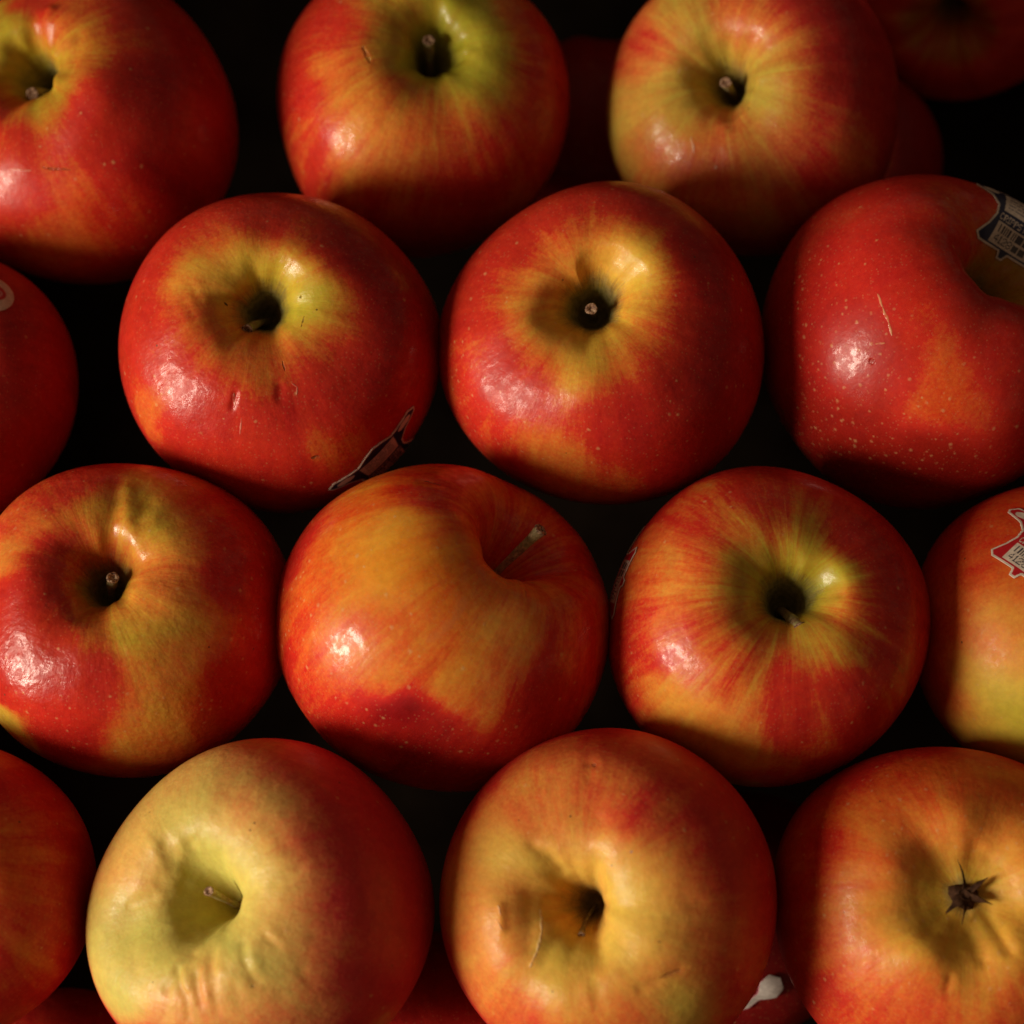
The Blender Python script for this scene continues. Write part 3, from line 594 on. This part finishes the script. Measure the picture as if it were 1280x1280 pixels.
# ------------------------------------------------------------------ stickers
FONT = {'C': "01110 10001 10000 10000 10000 10001 01110", 'R': "11110 10001 10001 11110 10100 10010 10001", 'I': "111 010 010 010 010 010 111",
        'P': "11110 10001 10001 11110 10000 10000 10000", 'S': "01111 10000 10000 01110 00001 00001 11110", 'N': "10001 11001 10101 10101 10011 10001 10001",
        'K': "10001 10010 10100 11000 10100 10010 10001", ' ': "00 00 00 00 00 00 00", '4': "00010 00110 01010 10010 11111 00010 00010", '1': "010 110 010 010 010 010 111",
        '2': "01110 10001 00001 00110 01000 10000 11111", '8': "01110 10001 10001 01110 10001 10001 01110"}
def text_cols(s):
    cols = []
    for ch in s:
        g = FONT[ch].split()
        for c in range(len(g[0])): cols.append([row[c] == '1' for row in g])
        cols.append([False] * 7)
    return np.array(cols[:-1]).T                                # 7 x n
def poly_sd(x, y, poly):
    poly = np.array(poly, float); d = np.full(x.shape, 1e9); inside = np.zeros(x.shape, bool)
    for (x0, y0), (x1, y1) in zip(poly, np.roll(poly, -1, 0)):
        ex, ey = x1 - x0, y1 - y0; tt = np.clip(((x - x0) * ex + (y - y0) * ey) / (ex * ex + ey * ey), 0, 1)
        d = np.minimum(d, np.hypot(x - x0 - tt * ex, y - y0 - tt * ey))
        cr = (y0 > y) != (y1 > y)
        with np.errstate(divide='ignore', invalid='ignore'):
            inside ^= cr & (x < ex * (y - y0) / (ey if ey else 1e-9) + x0)
    return np.where(inside, d, -d)
BADGE = [(-8.3, -8), (-9.8, -6.6), (-8, -3), (-7.2, 0), (-7.6, 2.5), (-10, 4.5), (-15, 6), (-15.5, 7.4), (-13.5, 9), (-6, 8.6), (-3, 10.2), (0, 11), (3, 10.2), (6, 8.6), (13.5, 9),
         (15.5, 7.4), (15, 6), (10, 4.5), (7.6, 2.5), (7.2, 0), (8, -3), (9.8, -6.6), (8.3, -8), (1.6, -8), (.9, -9.8), (-.9, -9.8), (-1.6, -8)]
WHITE = (.62, .52, .42)
def badge(base, line=.6):
    def f(x, y):
        sd = poly_sd(x, y, BADGE); col = np.zeros(x.shape + (3,)); col[:] = base
        col[sd < line] = WHITE
        p = (x > -5.6) & (x < 5.6) & (y > -6.9) & (y < -1.3); col[p] = WHITE          # code panel
        u = (x + 5.6) / 11.2; v = (y + 6.9) / 5.6
        bars = (np.modf(np.abs(np.sin(np.floor(u * 34) * 12.9898) * 43758.5))[0] > .48)
        col[p & (u > .05) & (u < .95) & (v > .55) & (v < .92) & bars] = (.05, .04, .05)
        tx = text_cols("4128"); a = np.clip(((u - .08) / .50 * tx.shape[1]).astype(int), 0, tx.shape[1] - 1); b = np.clip(((.48 - v) / .38 * 7).astype(int), 0, 6)
        col[p & (u > .08) & (u < .58) & (v > .10) & (v < .48) & tx[b, a]] = (.05, .04, .05)
        col[p & (u > .62) & (u < .93) & (v > .10) & (v < .44) & bars] = (.07, .06, .06)
        q = (x > -5.8) & (x < 5.8) & (y > -.75) & (y < .95)
        tx = text_cols("CRIPPS PINK"); a = np.clip(((x + 5.8) / 11.6 * tx.shape[1]).astype(int), 0, tx.shape[1] - 1); b = np.clip(((.95 - y) / 1.7 * 7).astype(int), 0, 6)
        col[q & tx[b, a]] = WHITE
        w = (np.abs(x) < 5.2 + .12 * y) & (y > 1.7) & (y < 7.4); col[w] = WHITE
        ln = w & (np.abs(x) < 4.6) & (y > 2.3) & (y < 6.9) & (np.modf(y * 1.05 + 10)[0] < .42) & (np.modf(np.abs(np.sin(np.floor(x * 2.6) * 7.3 + np.floor(y * 1.05) * 3.1) * 999))[0] > .25)
        col[ln] = (.16, .14, .16)
        for sx in (-1, 1):
            e = (np.hypot((x - sx * 10.5) / 2.6, (y - 6.9) / 1.0) < 1); col[e] = WHITE
        return sd > 0, col
    return f
def round_label(x, y):
    col = np.zeros(x.shape + (3,)); col[:] = (.55, .40, .28)
    sd = 1 - np.hypot(x / 6.0, y / 6.2)
    red = np.hypot((x + .4) / 4.1, (y - .8) / 3.0) < 1; col[red] = (.42, .012, .015)
    ring = np.abs(np.hypot(x - 1.6, (y - .9)) - .85) < .28; col[ring] = (.55, .25, .22)
    return sd > 0, col
STICK = bpy.data.materials.new("sticker_print"); t = NT(STICK)
bs = t.new('ShaderNodeBsdfPrincipled'); oc = t.new('ShaderNodeTexCoord').outputs['Object']
nz = t.smooth(t.noise(oc, 900, 3), .3, .7, .85, 1.1); g = t.new('ShaderNodeCombineXYZ'); [t.put(g.inputs[i], nz) for i in range(3)]
t.put(bs.inputs['Base Color'], t.mix(1.0, t.attr('ink').outputs['Color'], g.outputs[0], 'MULTIPLY'))
bs.inputs['Roughness'].default_value = .45; t.out(bs)

def sticker(inf, centre, udir, half, painter, cell=.16, scale=1.0, lift=.12, crumple=0.0, mat=None, at3=None):
    o, M, C, R = inf['obj'], inf['M'], inf['C'], inf['R']
    i = inf['surf'](centre) if at3 is None else None
    if at3 is None: p0 = inf['L'][i]; n0 = M.T @ inf['N'][i]
    else:
        n0 = M.T @ (at3 / np.linalg.norm(at3)); p0 = None
    bvh = BVHTree.FromPolygons([Vector(v) for v in inf['L'][::1]], quads(inf)) if 'bvh' not in inf else inf['bvh']
    inf['bvh'] = bvh
    if p0 is None:
        h = bvh.ray_cast(Vector(n0 * R * 2), Vector(-n0)); p0 = np.array(h[0]); n0 = np.array(h[1])
        if n0 @ p0 < 0: n0 = -n0
    uw = udir[0] * RIGHT - udir[1] * UP; u = M.T @ uw; u -= n0 * (u @ n0); u /= np.linalg.norm(u); v = np.cross(n0, u)
    rc = R * .95; cen = p0 - n0 * rc
    nx = int(half[0] * 2 / cell); ny = int(half[1] * 2 / cell)
    xs = np.linspace(-half[0], half[0], nx); ys = np.linspace(-half[1], half[1], ny)
    X, Y = np.meshgrid(xs, ys)
    ok, col = painter(X, Y)
    P = np.zeros(X.shape + (3,)); rng = np.random.RandomState(3)
    step = 4
    D = np.hypot(X, Y) * 1e-3 * scale; A = D / rc; dd = np.maximum(np.hypot(X, Y), 1e-9)
    dirs = (X / dd)[..., None] * u + (Y / dd)[..., None] * v
    DV = np.cos(A)[..., None] * n0 + np.sin(A)[..., None] * dirs
    # conform: cast on a coarse lattice, interpolate
    ci = np.unique(np.r_[np.arange(0, ny, step), ny - 1]); cj = np.unique(np.r_[np.arange(0, nx, step), nx - 1])
    T0 = np.zeros((len(ci), len(cj)))
    for a_, ii in enumerate(ci):
        for b_, jj in enumerate(cj):
            dv = DV[ii, jj]; h = bvh.ray_cast(Vector(cen + dv * rc * 1.9), Vector(-dv), rc * 1.8)
            T0[a_, b_] = np.linalg.norm(np.array(h[0]) - cen) if h[0] is not None else rc
    T1 = np.array([np.interp(np.arange(nx), cj, r_) for r_ in T0]); T2 = np.array([np.interp(np.arange(ny), ci, T1[:, j]) for j in range(nx)]).T
    if crumple:
        T2 = T2 + crumple * 1e-3 * (1.3 + np.sin(X * .5 + Y * .35) * .7 + np.sin(Y * .9 - X * .3 + 1) * .6)
    P = cen + DV * (T2 + lift * 1e-3)[..., None]
    idx = np.arange(nx * ny).reshape(ny, nx)
    F = np.stack([idx[:-1, :-1], idx[:-1, 1:], idx[1:, 1:], idx[1:, :-1]], -1).reshape(-1, 4)
    okf = (ok[:-1, :-1] & ok[:-1, 1:] & ok[1:, 1:] & ok[1:, :-1]).ravel(); F = F[okf]
    used = np.unique(F); rm = -np.ones(nx * ny, int); rm[used] = np.arange(len(used))
    V = P.reshape(-1, 3)[used]; me = raw_mesh("sticker", V, rm[F])
    ca = me.attributes.new('ink', 'FLOAT_COLOR', 'POINT')
    ca.data.foreach_set('color', np.c_[col.reshape(-1, 3)[used], np.ones(len(used))].astype(np.float32).ravel())
    s = link("sticker", me, mat or STICK, o)
    md = s.modifiers.new("thickness", 'SOLIDIFY'); md.thickness = .00016; md.offset = 1
    return s
def quads(inf):
    NL, NTT = inf['NL'], inf['NT']; i = np.arange(NL - 1)[:, None]; j = np.arange(NTT)[None]; jn = (j + 1) % NTT
    return np.stack([i * NTT + j, (i + 1) * NTT + j, (i + 1) * NTT + jn, i * NTT + jn], -1).reshape(-1, 4).tolist()
NAVY = (.018, .022, .06); RED = (.42, .006, .012)
s = sticker(B3, (1277, 284), (.87, .50), (16, 12), badge(NAVY)); s['label'] = "dark blue sticker reading CRIPPS PINK"
s = sticker(B1, (0, 0), (.76, -.65), (16, 12), badge(NAVY), at3=.67 * RIGHT - .71 * UP + .21 * TOCAM); s['label'] = "dark blue sticker with white panels wrapping over the edge"
s = sticker(C3, (0, 0), (.25, -1), (16, 12), badge(RED), at3=-.95 * RIGHT + .29 * UP - .02 * TOCAM); s['label'] = "red sticker seen edge-on"
s = sticker(C4, (1297, 688), (.57, .82), (16, 12), badge(RED)); s['label'] = "red sticker with a barcode"
s = sticker(B0, (-12, 364), (1, .2), (7, 7), round_label); s['label'] = "pale oval sticker with a red centre"
def torn(x, y):
    sd = poly_sd(x, y, [(-7, -6), (-3.2, -4.8), (-.5, -2.2), (3.5, -1.2), (5.2, 1.5), (4.5, 4.4), (1.5, 5.6), (-1.2, 3.6), (-1.6, .6), (-4.5, -2.6)])
    col = np.zeros(x.shape + (3,)); col[:] = (.62, .55, .50); col[(sd < .35) & (x < 0)] = (.5, .12, .16); return sd > 0, col
s = sticker(E6, (955, 1243), (1, 0), (8, 7), torn, crumple=.5, lift=.5); s['label'] = "crumpled white label"

if True:
    for a in range(len(APPLES)):
        for b in range(a + 1, len(APPLES)):
            d = np.linalg.norm(APPLES[a][1] - APPLES[b][1]); s = APPLES[a][2] + APPLES[b][2]
            if d < s * .97: print("CLOSE %.3f | %s | %s" % (d / s, APPLES[a][0][:40], APPLES[b][0][:40]))
